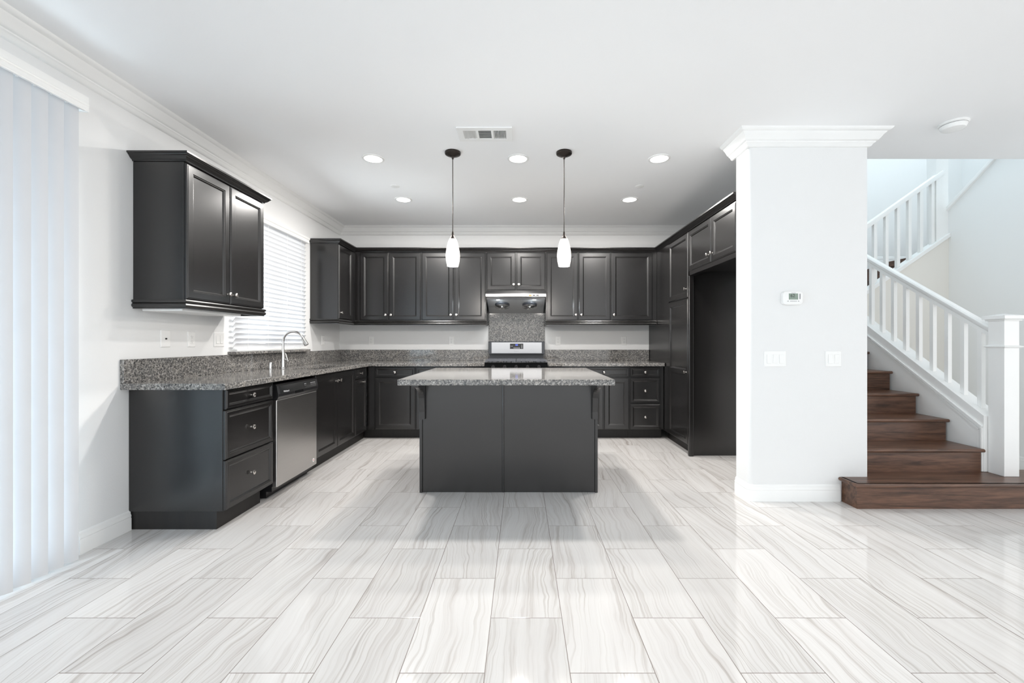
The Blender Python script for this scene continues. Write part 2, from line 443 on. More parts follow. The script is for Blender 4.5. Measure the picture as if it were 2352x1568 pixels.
# vertical blind over the sliding door
vb = thing('vertical_blind', (-2.42, .9, 2.44), 'white vertical vane blind with valance covering the sliding door at left', 'blind')
prof = [(-2.360, 2.440), (-2.357, 2.446), (-2.360, 2.452), (-2.360, 2.466), (-2.357, 2.470), (-2.360, 2.474), (-2.357, 2.480), (-2.360, 2.484), (-2.360, 2.520), (-2.366, 2.523), (-2.372, 2.523), (-2.372, 2.440)]
MB().prism(prof, 'y', -.7, 2.33).build('valance', 'plastic', vb)
MB().box(XL + .001, -2.372, 2.318, 2.33, 2.440, 2.523).build('valance_return', 'plastic', vb)
MB().box(-2.435, -2.395, -.68, 2.312, 2.478, 2.512).build('headrail', 'plastic', vb)
def vane(yc):
    m = MB(); n = 8; w = .089; th = math.radians(35); loops = []
    pts = []
    for k in range(n + 1):
        s = (k / n - .5) * w; b = .006 * (1 - (2 * k / n - 1) ** 2)
        pts.append((-2.415 + s * math.sin(th) + b * math.cos(th), yc + s * math.cos(th) - b * math.sin(th)))
    back = [(px - .0012, py) for px, py in pts]
    m.prism(pts + back[::-1], 'z', .014, 2.462); return m
for k in range(34):
    yc = 2.268 - .0745 * k
    vane(yc).build('vane', 'vane', vb, smooth=True)
    MB().box(-2.419, -2.409, yc - .009, yc + .009, 2.455, 2.478).build('vane_clip', 'plastic', vb)

# horizontal blind over the sink
hb = thing('window_blind', (-2.43, 4.2, 1.10), 'white horizontal slat blind covering the window above the sink', 'blind')
BY0, BY1 = 3.612, 4.795
prof = [(-2.392, 2.292), (-2.386, 2.297), (-2.386, 2.306), (-2.390, 2.312), (-2.390, 2.328), (-2.384, 2.334), (-2.380, 2.345), (-2.380, 2.352), (XL + .002, 2.352), (XL + .002, 2.292)]
MB().prism(prof, 'y', BY0 - .02, BY1 + .02).build('valance', 'plastic', hb)
m = MB(); nsl = 26; zt, zb = 2.270, 1.150
for k in range(nsl):
    zc = zt + (zb - zt) * k / (nsl - 1); th = math.radians(-60); w = .05
    pts = []
    for q in range(7):
        s = (q / 6 - .5) * w; b = .003 * (1 - (q / 3 - 1) ** 2)
        pts.append((-2.428 + s * math.cos(th) + b * math.sin(th), zc - s * math.sin(th) + b * math.cos(th)))
    m.prism(pts + [(a - .0022, b_) for a, b_ in pts[::-1]], 'y', BY0, BY1)
m.build('slats', 'slat', hb, smooth=True)
MB().box(-2.452, -2.402, BY0, BY1, 1.108, 1.124).build('bottom_rail', 'plastic', hb, bevel=.003)
for yk in (3.75, 4.05, 4.38, 4.66):
    MB().box(-2.4005, -2.399, yk - .0015, yk + .0015, 1.124, 2.292).build('ladder_cord', 'plastic', hb)

# ------------------------------------------------------------------ cabinets
DOOR = [(0, 0), (0, .013), (.004, .017), (.008, .017), (.011, .020), (.050, .020), (.054, .0165), (.058, .0160), (.066, .0095)]
DRAW = [(0, 0), (0, .013), (.004, .017), (.008, .017), (.011, .020), (.030, .020), (.034, .0165), (.038, .0160), (.046, .0105)]
DRAW_S = [(0, 0), (0, .013), (.003, .017), (.006, .017), (.009, .020), (.022, .020), (.026, .0165), (.029, .0160), (.036, .0115)]
KNOB = [(.0065, 0), (.0065, .003), (.0048, .006), (.0048, .013), (.0085, .016), (.0145, .019), (.0160, .023), (.0150, .027), (.0105, .0295), (.004, .0305)]
def fpt(face, plane, u, z, out=0):
    """point on a cabinet face; u is X for faces looking -Y, Y otherwise"""
    if face == '+x': return Vector((plane + out, u, z))
    if face == '-x': return Vector((plane - out, u, z))
    return Vector((u, plane - out, z))
def front(root, name, face, plane, u0, u1, z0, z1, prof, knob=None):
    """door or drawer front; plane = where its back touches the carcass"""
    U, N = AX[face]
    O = fpt(face, plane, u1 if face == '-x' else u0, z0)
    d = MB().panel(O, U, N, u1 - u0, z1 - z0, prof).build(name, 'cab', root)
    if knob:
        MB().lathe(fpt(face, plane, knob[0], knob[1], knob[2] if len(knob) > 2 else .020), N, KNOB, 18).build('knob', 'knob', d, smooth=True)
    return d
G = .004

# --- left run, facing +X
LF = -1.883   # carcass front plane (fronts are 20 mm thick)
c = thing('base_cabinet', (-2.18, 2.95, 0), 'dark three-drawer base cabinet at the near end of the left counter', 'cabinet', 'base cabinets')
MB().box(XL + .001, LF, 2.69, 3.222, .118, .889).build('carcass', 'cab', c, bevel=.0015)
MB().box(XL + .001, -1.930, 2.704, 3.15, 0, .118).build('toe_kick', 'toe', c)
front(c, 'drawer', '+x', LF, 2.700, 3.212, .760, .884, DRAW_S, (2.956, .822, .0115))
front(c, 'drawer', '+x', LF, 2.694, 3.212, .442, .750, DRAW, (2.956, .60, .0105))
front(c, 'drawer', '+x', LF, 2.694, 3.212, .122, .434, DRAW, (2.956, .285, .0105))
MB().box(-1.96, -1.9295, 3.151, 3.152, .0, .117).build('toe_end', 'toe', c)

dw = thing('dishwasher', (-2.15, 3.54, 0), 'stainless steel dishwasher with black control strip between drawers and sink', 'dishwasher')
DA, DB_ = 3.232, 3.862
MB().box(XL + .05, -1.89, DA + .002, DB_ - .002, .05, .862).build('tub', 'blackpanel', dw)
MB().box(-1.89, -1.850, DA, DB_, .084, .746).build('door', 'steel', dw, bevel=.006)
MB().box(-2.1, -1.935, DA + .005, DB_ - .005, 0, .084).build('toe_kick', 'blackpanel', dw)
prof = [(-1.89, .864), (-1.862, .864), (-1.850, .852), (-1.838, .790), (-1.838, .770), (-1.849, .748), (-1.89, .748)]
cp = MB().prism(prof, 'y', DA, DB_).build('control_panel', 'blackpanel', dw, bevel=.002)
MB().box(-1.8395, -1.8365, 3.47, 3.60, .768, .790).build('handle_pocket', 'blackgloss', cp)
prof = [(-1.8497, .850), (-1.8487, .850), (-1.8377, .793), (-1.8387, .793)]
MB().prism(prof, 'y', DA + .03, DB_ - .03).build('glossy_strip', 'blackgloss', cp)
tilt = Matrix.Rotation(math.radians(-11), 4, 'Y')
text_mesh('logo', 'Whirlpool', .019, (-1.8392, 3.345, .803), tilt @ ROT_RIGHT, 'ink_white', cp)
for y0, n in ((3.63, 2), (3.735, 5)):
    for k in range(n):
        for zr in (.812, .826):
            MB().box(-1.846, -1.8405 - (zr - .8) * .15, y0 + k * .018, y0 + k * .018 + .011, zr, zr + .006).build('control_mark', 'ink_white', cp)
st = MB().lathe((-1.850, 3.80, .135), (1, 0, 0), [(.016, 0), (.016, .0006)], 20).build('sticker', 'plastic', dw)
MB().lathe((-1.8494, 3.80, .135), (1, 0, 0), [(.007, 0), (.007, .0004)], 14).build('sticker_mark', 'red_ink', st)

c = thing('base_cabinet', (-2.18, 4.33, 0), 'dark two-door sink cabinet to the right of the dishwasher', 'cabinet', 'base cabinets')
# open-topped carcass so the sink bowl hangs inside it
m = MB()
m.box(XL + .001, LF, 3.868, 3.886, .118, .889); m.box(XL + .001, LF, 4.776, 4.794, .118, .889)
m.box(XL + .001, LF, 3.886, 4.776, .118, .136); m.box(LF - .007, LF, 3.886, 4.776, .84, .889)
m.build('carcass', 'cab', c)
MB().box(-2.2, -1.945, 3.868, 4.794, 0, .118).build('toe_kick', 'toe', c)
front(c, 'door', '+x', LF, 3.872, 4.326, .122, .880, DOOR, (4.288, .795))
front(c, 'door', '+x', LF, 4.332, 4.790, .122, .880, DOOR, (4.370, .795))

c = thing('base_cabinet', (-2.18, 4.99, 0), 'narrow dark base cabinet with drawer and door at inner corner of left run', 'cabinet', 'base cabinets')
MB().box(XL + .001, LF, 4.796, 5.183, .118, .889).build('carcass', 'cab', c)
MB().box(-2.2, -1.945, 4.796, 5.26, 0, .118).build('toe_kick', 'toe', c)
front(c, 'drawer', '+x', LF, 4.800, 5.150, .760, .880, DRAW_S, (4.975, .82, .0115))
front(c, 'door', '+x', LF, 4.800, 5.150, .122, .750, DOOR, (5.03, .715))

# --- back run, facing -Y
BF = 5.205
c = thing('base_cabinet', (-1.6, 5.5, 0), 'dark corner base cabinet with one drawer over one door on back wall', 'cabinet', 'base cabinets')
MB().box(-1.880, -1.284, BF, YB - .001, .118, .889).build('carcass', 'cab', c)
MB().box(-1.944, -1.284, 5.285, 5.4, 0, .118).build('toe_kick', 'toe', c)
MB().box(-1.862, -1.785, BF - .015, BF, .118, .889).build('filler', 'cab', c)
front(c, 'drawer', '-y', BF, -1.777, -1.290, .757, .877, DRAW_S, (-1.534, .817, .0115))
front(c, 'door', '-y', BF, -1.777, -1.290, .122, .748, DOOR)
c = thing('base_cabinet', (-.86, 5.5, 0), 'dark base cabinet left of the range mostly hidden by the island', 'cabinet', 'base cabinets')
MB().box(-1.282, -.442, BF, YB - .001, .118, .889).build('carcass', 'cab', c)
MB().box(-1.282, -.442, 5.285, 5.4, 0, .118).build('toe_kick', 'toe', c)
front(c, 'drawer', '-y', BF, -1.277, -.448, .757, .877, DRAW_S, (-.86, .817, .0115))
front(c, 'door', '-y', BF, -1.277, -.865, .122, .748, DOOR, (-.90, .70)); front(c, 'door', '-y', BF, -.859, -.448, .122, .748, DOOR, (-.82, .70))
c = thing('base_cabinet', (.82, 5.5, 0), 'dark base cabinet right of the range with doors below a drawer', 'cabinet', 'base cabinets')
MB().box(.318, 1.320, BF, YB - .001, .118, .889).build('carcass', 'cab', c)
MB().box(.318, 1.320, 5.285, 5.4, 0, .118).build('toe_kick', 'toe', c)
front(c, 'drawer', '-y', BF, .325, .695, .757, .877, DRAW_S, (.51, .817, .0115)); front(c, 'door', '-y', BF, .325, .695, .122, .748, DOOR, (.66, .70))
front(c, 'drawer', '-y', BF, .703, 1.314, .757, .877, DRAW_S, (1.008, .817, .0115))
front(c, 'door', '-y', BF, .703, 1.000, .122, .748, DOOR, (.97, .70)); front(c, 'door', '-y', BF, 1.012, 1.314, .122, .748, DOOR)
c = thing('base_cabinet', (1.51, 5.5, 0), 'dark three-drawer base cabinet beside the tall pantry on back wall', 'cabinet', 'base cabinets')
MB().box(1.322, 1.735, BF, YB - .001, .118, .889).build('carcass', 'cab', c)
MB().box(1.322, 1.735, 5.285, 5.4, 0, .118).build('toe_kick', 'toe', c)
for z0, z1, pf, kd in ((.757, .877, DRAW_S, .0115), (.440, .745, DRAW, .0105), (.122, .428, DRAW, .0105)):
    front(c, 'drawer', '-y', BF, 1.328, 1.690, z0, z1, pf, (1.509, (z0 + z1) / 2, kd))

# --- tall pantry and refrigerator surround, facing -X
RF = 1.757
c = thing('pantry_cabinet', (2.1, 5.1, 0), 'tall dark pantry cabinet with two stacked doors beside refrigerator bay', 'cabinet')
m = MB().box(RF, 2.455, 4.451, YB - .001, .108, 2.337); m.build('carcass', 'cab', c)
MB().box(1.815, 2.455, 4.472, 5.284, 0, .108).build('toe_kick', 'toe', c); MB().box(1.787, 2.455, 4.4512, 4.471, 0, .1078).build('base_panel', 'cab', c)
MB().box(1.742, RF, 5.04, YB - .001, .108, 2.337).build('filler_panel', 'cab', c)
MB().box(1.737, 1.787, 4.412, 4.451, 0, 1.872).build('stile', 'cab', c, bevel=.008, seg=3)
front(c, 'door', '-x', RF, 4.455, 5.034, 1.652, 2.330, DOOR, (4.492, 1.745))
# lower door carries two panels
d = MB()
U, N = AX['-x']; O = Vector((RF, 5.034, .112)); w, hh = .579, 1.528
V = Vector((0, 0, 1)); U, N = Vector(U), Vector(N)
def lp(i0, i1, j0, j1, dd): return [O + U * i0 + V * j0 + N * dd, O + U * i1 + V * j0 + N * dd, O + U * i1 + V * j1 + N * dd, O + U * i0 + V * j1 + N * dd]
d.rings([lp(i, w - i, i, hh - i, dd) for i, dd in DOOR[:5]], cap=False)
a0 = .011; jm = .755
for j0, j1 in ((a0, jm), (jm, hh - a0)):
    lo = .039 if j0 == a0 else .022; hi = .039 if j1 != jm else .022
    prev = lp(a0, w - a0, j0, j1, .020)
    L = [prev]
    for ex, dd in ((0, .020), (.004, .0165), (.008, .0160), (.016, .0095)):
        L.append(lp(a0 + .039 + ex, w - a0 - .039 - ex, j0 + lo + ex, j1 - hi - ex, dd))
    d.rings(L, capstart=False)
bmesh.ops.remove_doubles(d.bm, verts=d.bm.verts, dist=1e-5)
pd = d.build('door', 'cab', c)
MB().lathe((RF - .020, 4.490, .868), (-1, 0, 0), KNOB, 18).build('knob', 'knob', pd, smooth=True)

c = thing('refrigerator_surround', (2.1, 3.9, 0), 'tall empty dark refrigerator bay with two overhead doors next to white pier', 'cabinet')
MB().box(1.742, 2.455, 3.413, 3.452, 0, 2.337).build('side_panel', 'cab', c)
MB().box(RF, 2.455, 3.452, 4.450, 1.914, 2.337).build('carcass', 'cab', c)
MB().box(1.742, 1.80, 3.452, 4.411, 1.873, 1.914).build('header_rail', 'cab', c)
front(c, 'door', '-x', RF, 3.456, 3.908, 1.918, 2.330, DOOR, (3.870, 1.995)); front(c, 'door', '-x', RF, 3.914, 4.440, 1.918, 2.330, DOOR, (3.955, 1.995))

# --- upper cabinets
UZ0, UZ1 = 1.455, 2.337
def railprof():
    return [(0, 1.4565), (.010, 1.4565), (.014, 1.449), (.010, 1.440), (.004, 1.436), (.010, 1.431), (.014, 1.421), (.010, 1.412), (.003, 1.408), (.003, 1.400), (-.018, 1.400), (-.018, 1.4545), (0, 1.4545)]
def cabcrown():
    return [(-.02, 2.3375), (.006, 2.3375), (.009, 2.345), (.018, 2.350), (.026, 2.358), (.033, 2.368), (.037, 2.370), (.040, 2.376), (.046, 2.377), (.046, 2.388), (-.02, 2.388)]
UF = -2.152
c = thing('wall_cabinet', (-2.31, 3.13, 1.40), 'dark two-door wall cabinet hanging near the vertical blind, left of window', 'cabinet', 'wall cabinets')
MB().box(XL + .001, UF, 2.72, 3.545, UZ0, UZ1).build('carcass', 'cab', c, bevel=.0015)
front(c, 'door', '+x', UF, 2.724, 3.127, 1.462, 2.328, DOOR, (3.098, 1.532)); front(c, 'door', '+x', UF, 3.133, 3.541, 1.462, 2.328, DOOR, (3.162, 1.532))
MB().sweep([(XL + .001, 2.72), (UF + .012, 2.72), (UF + .012, 3.545), (XL + .001, 3.545)], cabcrown()).build('crown', 'cab', c, smooth=True)
MB().sweep([(XL + .001, 2.72), (UF + .012, 2.72), (UF + .012, 3.545), (XL + .001, 3.545)], railprof()).build('light_rail', 'cab', c, smooth=True)
ul = MB().box(-2.445, -2.185, 2.75, 3.33, 1.387, 1.4545).build('under_cabinet_light', 'plastic', bevel=.006)
tag(ul, 'white slim light fixture fixed under the near left wall cabinet', 'light')

c = thing('wall_cabinet', (-2.31, 5.24, 1.40), 'dark corner wall cabinet with one door to the right of window', 'cabinet', 'wall cabinets')
MB().box(XL + .001, UF, 5.00, YB - .001, UZ0, UZ1).build('carcass', 'cab', c, bevel=.0015)
front(c, 'door', '+x', UF, 5.004, 5.400, 1.462, 2.328, DOOR, (5.035, 1.532))
UB = 5.49
def upper(u0, u1, doors, label, z0=UZ0):
    c = thing('wall_cabinet', ((u0 + u1) / 2, 5.65, z0), label, 'cabinet', 'wall cabinets')
    MB().box(u0, u1, UB, YB - .001, z0, UZ1).build('carcass', 'cab', c)
    for a, b, k in doors:
        front(c, 'door', '-y', UB, a, b, z0 + .006, 2.328, DOOR, (k, z0 + .075))
    return c
c = upper(-2.150, -1.283, [(-2.066, -1.704, -1.735), (-1.694, -1.292, -1.665)], 'dark two-door wall cabinet at the left corner of the back wall')
MB().box(-2.130, -2.072, UB - .012, UB, UZ0, UZ1).build('filler', 'cab', c)
upper(-1.281, -.450, [(-1.274, -.870, -.900), (-.856, -.457, -.829)], 'dark two-door wall cabinet immediately left of the range hood')
upper(-.448, .316, [(-.441, -.071, -.095), (-.059, .309, -.030)], 'short dark two-door wall cabinet above the range hood', 1.843)
upper(.318, .732, [(.326, .728, .700)], 'dark single-door wall cabinet immediately right of the range hood')
upper(.734, 1.150, [(.740, 1.144, .770)], 'dark single-door wall cabinet, second to the right of range hood')
c = upper(1.152, 1.740, [(1.158, 1.683, 1.188)], 'widest single-door dark wall cabinet beside the pantry')
MB().box(1.690, 1.740, UB - .012, UB, UZ0, UZ1).build('filler', 'cab', c)
o = MB().sweep([(XL + .001, 5.00), (UF + .012, 5.00), (UF + .012, 5.476), (1.744, 5.476), (1.744, 3.415)], cabcrown()).build('cabinet_crown_moulding', 'cab', smooth=True)
tag(o, 'dark crown moulding along the tops of back wall cabinets and pantry', 'moulding')
o = MB().sweep([(XL + .001, 5.00), (UF + .012, 5.00), (UF + .012, 5.478), (-.454, 5.478), (-.454, YB - .03)], railprof()).build('cabinet_light_rail', 'cab', smooth=True)
tag(o, 'dark moulded rail under wall cabinets left of the range hood', 'moulding')
o = MB().sweep([(.322, YB - .03), (.322, 5.478), (1.736, 5.478)], railprof()).build('cabinet_light_rail', 'cab', smooth=True)
tag(o, 'dark moulded rail under wall cabinets right of the range hood', 'moulding')

# ------------------------------------------------------------------ counters
CT0, CT1, BS = .8905, .930, 1.078
SX0, SX1, SY0, SY1 = -2.235, -1.905, 3.98, 4.72
c = thing('countertop', (-2.15, 4.2, CT0), 'grey speckled granite L-shaped counter along left and back walls', 'countertop', 'granite counters')
xs = [XL + .001, SX0, SX1, -1.825, -.441]; ys = [2.630, SY0, SY1, 5.150, YB - .001]
MB().slab(xs, ys, CT0, CT1, lambda i, j: (i == 3 and j == 3) or (i < 3 and not (i == 1 and j == 1))).build('slab', 'granite', c, bevel=.004)
MB().box(XL + .001, -2.451, 2.630, YB - .001, CT1, BS).build('backsplash', 'granite', c, bevel=.002)
MB().box(-2.451, -.441, 5.796, YB - .001, CT1, BS).build('backsplash', 'granite', c, bevel=.002)
c = thing('countertop', (1.02, 5.5, CT0), 'grey speckled granite counter right of the range on back wall', 'countertop', 'granite counters')
MB().box(.319, 1.735, 5.150, YB - .001, CT0, CT1).build('slab', 'granite', c, bevel=.004)
MB().box(.319, 1.735, 5.796, YB - .001, CT1, BS).build('backsplash', 'granite', c, bevel=.002)
o = MB().box(-.440, .318, 5.797, YB - .001, .94, 1.575).build('granite_panel', 'granite'); tag(o, 'grey speckled granite panel on wall between range and hood', 'backsplash')
m = MB().box(XL - .07, -2.400, 3.597, 4.865, 1.0785, 1.103)
o = m.build('granite_sill', 'granite', bevel=.003); tag(o, 'thin granite sill under the window blind on top of backsplash', 'sill')

# sink, faucet, air gap
c = thing('kitchen_sink', (-2.07, 4.35, .71), 'stainless undermount sink bowl set in the left granite counter', 'sink')
m = MB(); t = .006
def ring(ix, z): return [(SX0 + ix, SY0 + ix, z), (SX1 - ix, SY0 + ix, z), (SX1 - ix, SY1 - ix, z), (SX0 + ix, SY1 - ix, z)]
m.rings([ring(-.012, .884), ring(-.012, .8895), ring(.004, .8895), ring(.008, .75), ring(.03, .72), ring(.06, .716)], cap=True, capstart=False)
m.build('bowl', 'steel_h', c, smooth=True)
MB().lathe((-2.07, 4.35, .7165), (0, 0, 1), [(.045, 0), (.045, .002), (.03, .003)], 24).build('drain', 'chrome', c, smooth=True)
FX, FY = -2.305, 4.13
c = thing('faucet', (FX, FY, CT1), 'brushed chrome gooseneck faucet behind the sink in front of blind', 'faucet')
MB().lathe((FX, FY, CT1 + .0006), (0, 0, 1), [(.030, 0), (.030, .006), (.024, .012), (.021, .07), (.019, .115), (.0145, .16), (.012, .19)], 24).build('body', 'chrome', c, smooth=True)
pa = [(FX, FY, CT1 + .18), (FX, FY, CT1 + .24)]
for k in range(15):
    a = math.pi - k * math.radians(156) / 14
    pa.append((FX + .098 + .098 * math.cos(a), FY, CT1 + .258 + .098 * math.sin(a)))
MB().tube(pa, .0115, 14).build('spout', 'chrome', c, smooth=True)
e = Vector(pa[-1]); dr = (Vector(pa[-1]) - Vector(pa[-2])).normalized()
MB().lathe(e, dr, [(.0125, -.004), (.0155, .0), (.0165, .01), (.0205, .075), (.0205, .082), (.016, .084)], 18).build('spray_head', 'chrome', c, smooth=True)
hp = [(FX + .018, FY - .002, CT1 + .085), (FX + .032, FY - .002, CT1 + .082), (FX + .048, FY - .004, CT1 + .072)]
hd = MB().tube(hp, [.012, .0125, .011], 12).build('handle', 'chrome', c, smooth=True)
MB().tube([(FX + .050, FY - .004, CT1 + .070), (FX + .040, FY - .004, CT1 + .100), (FX + .026, FY - .004, CT1 + .145)], [.0065, .0055, .005], 10).build('lever', 'chrome', hd, smooth=True)
o = MB().lathe((-2.345, 3.99, CT1 + .0006), (0, 0, 1), [(.023, 0), (.023, .003), (.0185, .005), (.0185, .060), (.016, .066)], 22).build('air_gap_cap', 'chrome', smooth=True)
tag(o, 'short chrome air gap cylinder on counter to the left of faucet', 'faucet accessory')

# ------------------------------------------------------------------ island
c = thing('kitchen_island', (-.10, 3.78, 0), 'dark wood island base with two panels and corbels in mid kitchen', 'island')
IX0, IX1, IY0, IY1 = -.800, .603, 3.361, 4.16
MB().box(IX0 + .004, IX1 - .004, IY0 + .012, IY1, 0, .889).build('body', 'cab', c)
MB().box(IX0 + .024, -.150, IY0 + .004, IY0 + .012, 0.004, .889).build('panel', 'cab', c, bevel=.001); MB().box(-.134, IX1 - .024, IY0 + .004, IY0 + .012, 0.004, .889).build('panel', 'cab', c, bevel=.001)
MB().box(-.1485, -.1355, IY0 - .001, IY0 + .012, 0.001, .889).build('batten', 'cab', c, bevel=.003)
MB().box(IX0, IX0 + .022, IY0 - .004, IY0 + .012, 0, .889).build('corner_trim', 'cab', c, bevel=.002); MB().box(IX1 - .022, IX1, IY0 - .004, IY0 + .012, 0, .889).build('corner_trim', 'cab', c, bevel=.002)
def corbel(x0):
    p = [(IY0 - .0045, .889), (IY0 - .235, .889), (IY0 - .235, .858)]
    p += [(IY0 - .225, .850)]
    for k in range(0, 11):
        a = R90 * k / 10
        p.append((IY0 - .225 + .185 * math.sin(a), .850 - .12 + .12 * math.cos(a) - .0))
    p += [(IY0 - .034, .69), (IY0 - .028, .64), (IY0 - .026, .580), (IY0 - .0045, .580)]
    return MB().prism(p, 'x', x0, x0 + .045).build('corbel', 'cab', c, bevel=.002)
corbel(IX0 + .002); corbel(IX1 - .047)
o = MB().box(-.847, .643, 2.912, 4.22, .8895, .930).build('island_countertop', 'granite', bevel=.006, seg=3)
tag(o, 'grey speckled granite slab on the dark kitchen island', 'countertop', 'granite counters')

# ------------------------------------------------------------------ range
c = thing('gas_range', (-.062, 5.45, 0), 'black and stainless gas range between the back base cabinets', 'range')
RX0, RX1 = -.437, .314
MB().box(RX0, RX1, 5.165, 5.79, 0.05, .905).build('body', 'blackgloss', c)
MB().box(RX0 + .02, RX1 - .02, 5.2, 5.7, 0.0, .05).build('plinth', 'blackpanel', c)
MB().box(RX0 - .003, RX1 + .003, 5.105, 5.795, .931, .940).build('cooktop', 'blackgloss', c, bevel=.003)
MB().box(RX0, RX1, 5.120, 5.165, .84, .931).build('front_rail', 'blackgloss', c, bevel=.004)
od = MB().box(RX0 + .005, RX1 - .005, 5.13, 5.165, .24, .835).build('oven_door', 'blackgloss', c, bevel=.005)
MB().tube([(RX0 + .06, 5.13, .79), (RX0 + .06, 5.085, .79), (RX1 - .06, 5.085, .79), (RX1 - .06, 5.13, .79)], .010, 10).build('handle', 'steel_h', od, smooth=True)
MB().box(RX0 + .005, RX1 - .005, 5.135, 5.165, .06, .232).build('drawer', 'steel_h', c, bevel=.005)
for k in range(5):
    MB().lathe((RX0 + .10 + k * .138, 5.120, .885), (0, -1, 0), [(.022, 0), (.022, .01), (.018, .014), (.016, .028)], 18).build('burner_knob', 'blackpanel', c, smooth=True)
for gx0, gx1 in ((RX0 + .006, -.066), (-.058, RX1 - .006)):
    m = MB(); y0, y1 = 5.12, 5.66; gz0, gz1 = .952, .966; b = .012
    m.box(gx0, gx1, y0, y0 + b, gz0, gz1); m.box(gx0, gx1, y1 - b, y1, gz0, gz1)
    m.box(gx0, gx0 + b, y0 + b, y1 - b, gz0, gz1); m.box(gx1 - b, gx1, y0 + b, y1 - b, gz0, gz1)
    for k in range(1, 6):
        xx = gx0 + (gx1 - gx0) * k / 6; m.box(xx - .005, xx + .005, y0 + b, y1 - b, gz0, gz1)
    for yk in (5.27, 5.39, 5.51): m.box(gx0 + b, gx1 - b, yk - .005, yk + .005, gz0 + .001, gz1 + .001)
    for fx_ in (gx0, gx1 - b):
        for fy_ in (y0, y1 - b): m.box(fx_, fx_ + b, fy_, fy_ + b, .940, gz0)
    m.build('grate', 'grate', c)
    for yk in (5.27, 5.53):
        MB().lathe(((gx0 + gx1) / 2, yk, .940), (0, 0, 1), [(.045, 0), (.042, .006), (.03, .007), (.028, .010)], 20).build('burner', 'blackpanel', c, smooth=True)
MB().box(RX0 + .012, RX1 - .012, 5.745, 5.79, .940, 1.018).build('back_riser', 'charcoal', c)
bgd = MB().prism([(5.695, 1.022), (5.695, 1.180), (5.703, 1.190), (5.79, 1.190), (5.79, 1.022)], 'x', RX0, RX1).build('backguard', 'charcoal', c, bevel=.003)
MB().box(RX0 + .008, RX1 - .008, 5.70, 5.79, 1.0185, 1.0215).build('gap_shade_strip', 'black_in', c)  # solid black strip; the gap's shade is put into its colour
sp = MB().box(-.395, .275, 5.6915, 5.6945, 1.033, 1.178).build('steel_panel', 'steel_h', bgd, bevel=.001)
dp = MB().box(-.149, .028, 5.6885, 5.6914, 1.091, 1.162).build('display', 'blackpanel', bgd, bevel=.001)
text_mesh('clock_digits', '8:8', .026, (-.060, 5.688, 1.143), ROT_FRONT, 'blue_led', bgd)
marks = [(-.100 + k * .0125, .008, 1.099, .007) for k in range(7)] + [(.004, .009, z_, .005) for z_ in (1.100, 1.112, 1.124, 1.140)] + [(x_, .008, 1.125, .005) for x_ in (-.138, -.122)]
for x_, w_, z_, h_ in marks: MB().box(x_, x_ + w_, 5.6878, 5.6884, z_, z_ + h_).build('control_mark', 'ink_white', bgd)
text_mesh('logo', 'Whirlpool', .016, (-.065, 5.691, 1.060), ROT_FRONT, 'ink_grey', bgd)

# ------------------------------------------------------------------ range hood
c = thing('range_hood', (-.066, 5.55, 1.57), 'stainless range hood with two round fan guards above the range', 'range hood')
HX0, HX1 = -.445, .313
def hp_(y, z): return (y, z)
poly = [(5.462, 1.8425), (5.345, 1.800), (5.325, 1.790), (5.318, 1.780), (5.318, 1.752), (5.325, 1.742), (5.345, 1.742), (5.345, 1.780), (5.46, 1.828), (5.80, 1.828), (5.80, 1.8425)]
MB().prism(poly, 'x', HX0, HX1).build('canopy', 'steel_h', c, bevel=.002)
for x0 in (HX0 + .004, HX1 - .012):
    MB().prism([(5.345, 1.742), (5.345, 1.779), (5.46, 1.827), (5.80, 1.827), (5.80, 1.575)], 'x', x0, x0 + .008).build('side_panel', 'charcoal', c)
MB().box(HX0 + .013, HX1 - .013, 5.347, 5.375, 1.716, 1.742).build('front_lip', 'charcoal', c)
MB().prism([(5.375, 1.722), (5.375, 1.730), (5.655, 1.655), (5.655, 1.645)], 'x', HX0 + .013, HX1 - .013).build('underside', 'steel_sheet', c)
MB().prism([(5.655, 1.645), (5.655, 1.655), (5.795, 1.582), (5.795, 1.572)], 'x', HX0 + .013, HX1 - .013).build('rear_panel', 'steel_sheet', c)
nrm = Vector((0, -.26, -.966)).normalized()
for gx in (-.245, .110):
    cc = Vector((gx, 5.55, 1.674))
    MB().lathe(cc, nrm, [(.095, 0), (.095, .012), (.085, .02), (.070, .028), (.055, .03)], 28).build('fan_housing', 'charcoal', c, smooth=True)
    m = MB()
    for rr in (.035, .055, .075, .092):
        pts = []; e1 = Vector((1, 0, 0)); e2 = nrm.cross(e1)
        m.tube([cc + nrm * (.046 - rr * .1) + e1 * rr * math.cos(a) + e2 * rr * math.sin(a) for a in [2 * math.pi * k / 24 for k in range(25)]], .0022, 6)
    m.lathe(cc + nrm * .03, nrm, [(.024, 0), (.022, .018), (.012, .022)], 16)
    m.build('fan_guard', 'chrome', c, smooth=True)
for gx in (-.290, .165):
    MB().lathe((gx, 5.361, 1.7155), (0, 0, -1), [(.020, 0), (.020, .004), (.012, .006)], 18).build('hood_lamp', 'hoodlamp', c, smooth=True)
for k, mt in enumerate(('orange_led', 'blackpanel', 'blackpanel')):
    x0 = .098 + k * .0455; MB().box(x0, x0 + .032, 5.3145, 5.3175, 1.757, 1.771).build('button', mt, c, bevel=.001)
m = MB()
for k in range(5): m.box(-.340 + k * .0105, -.333 + k * .0105, 5.3165, 5.3178, 1.762, 1.772)
m.build('logo', 'ink_grey', c)
# hood lights as lamps
for gx in (-.290, .165):
    l = bpy.data.lights.new('hood_bulb', 'POINT'); l.energy = 2.2; l.color = (.85, .94, 1.0); l.shadow_soft_size = .02
    lo = bpy.data.objects.new('hood_bulb', l); C.objects.link(lo); lo.location = (gx, 5.361, 1.705)

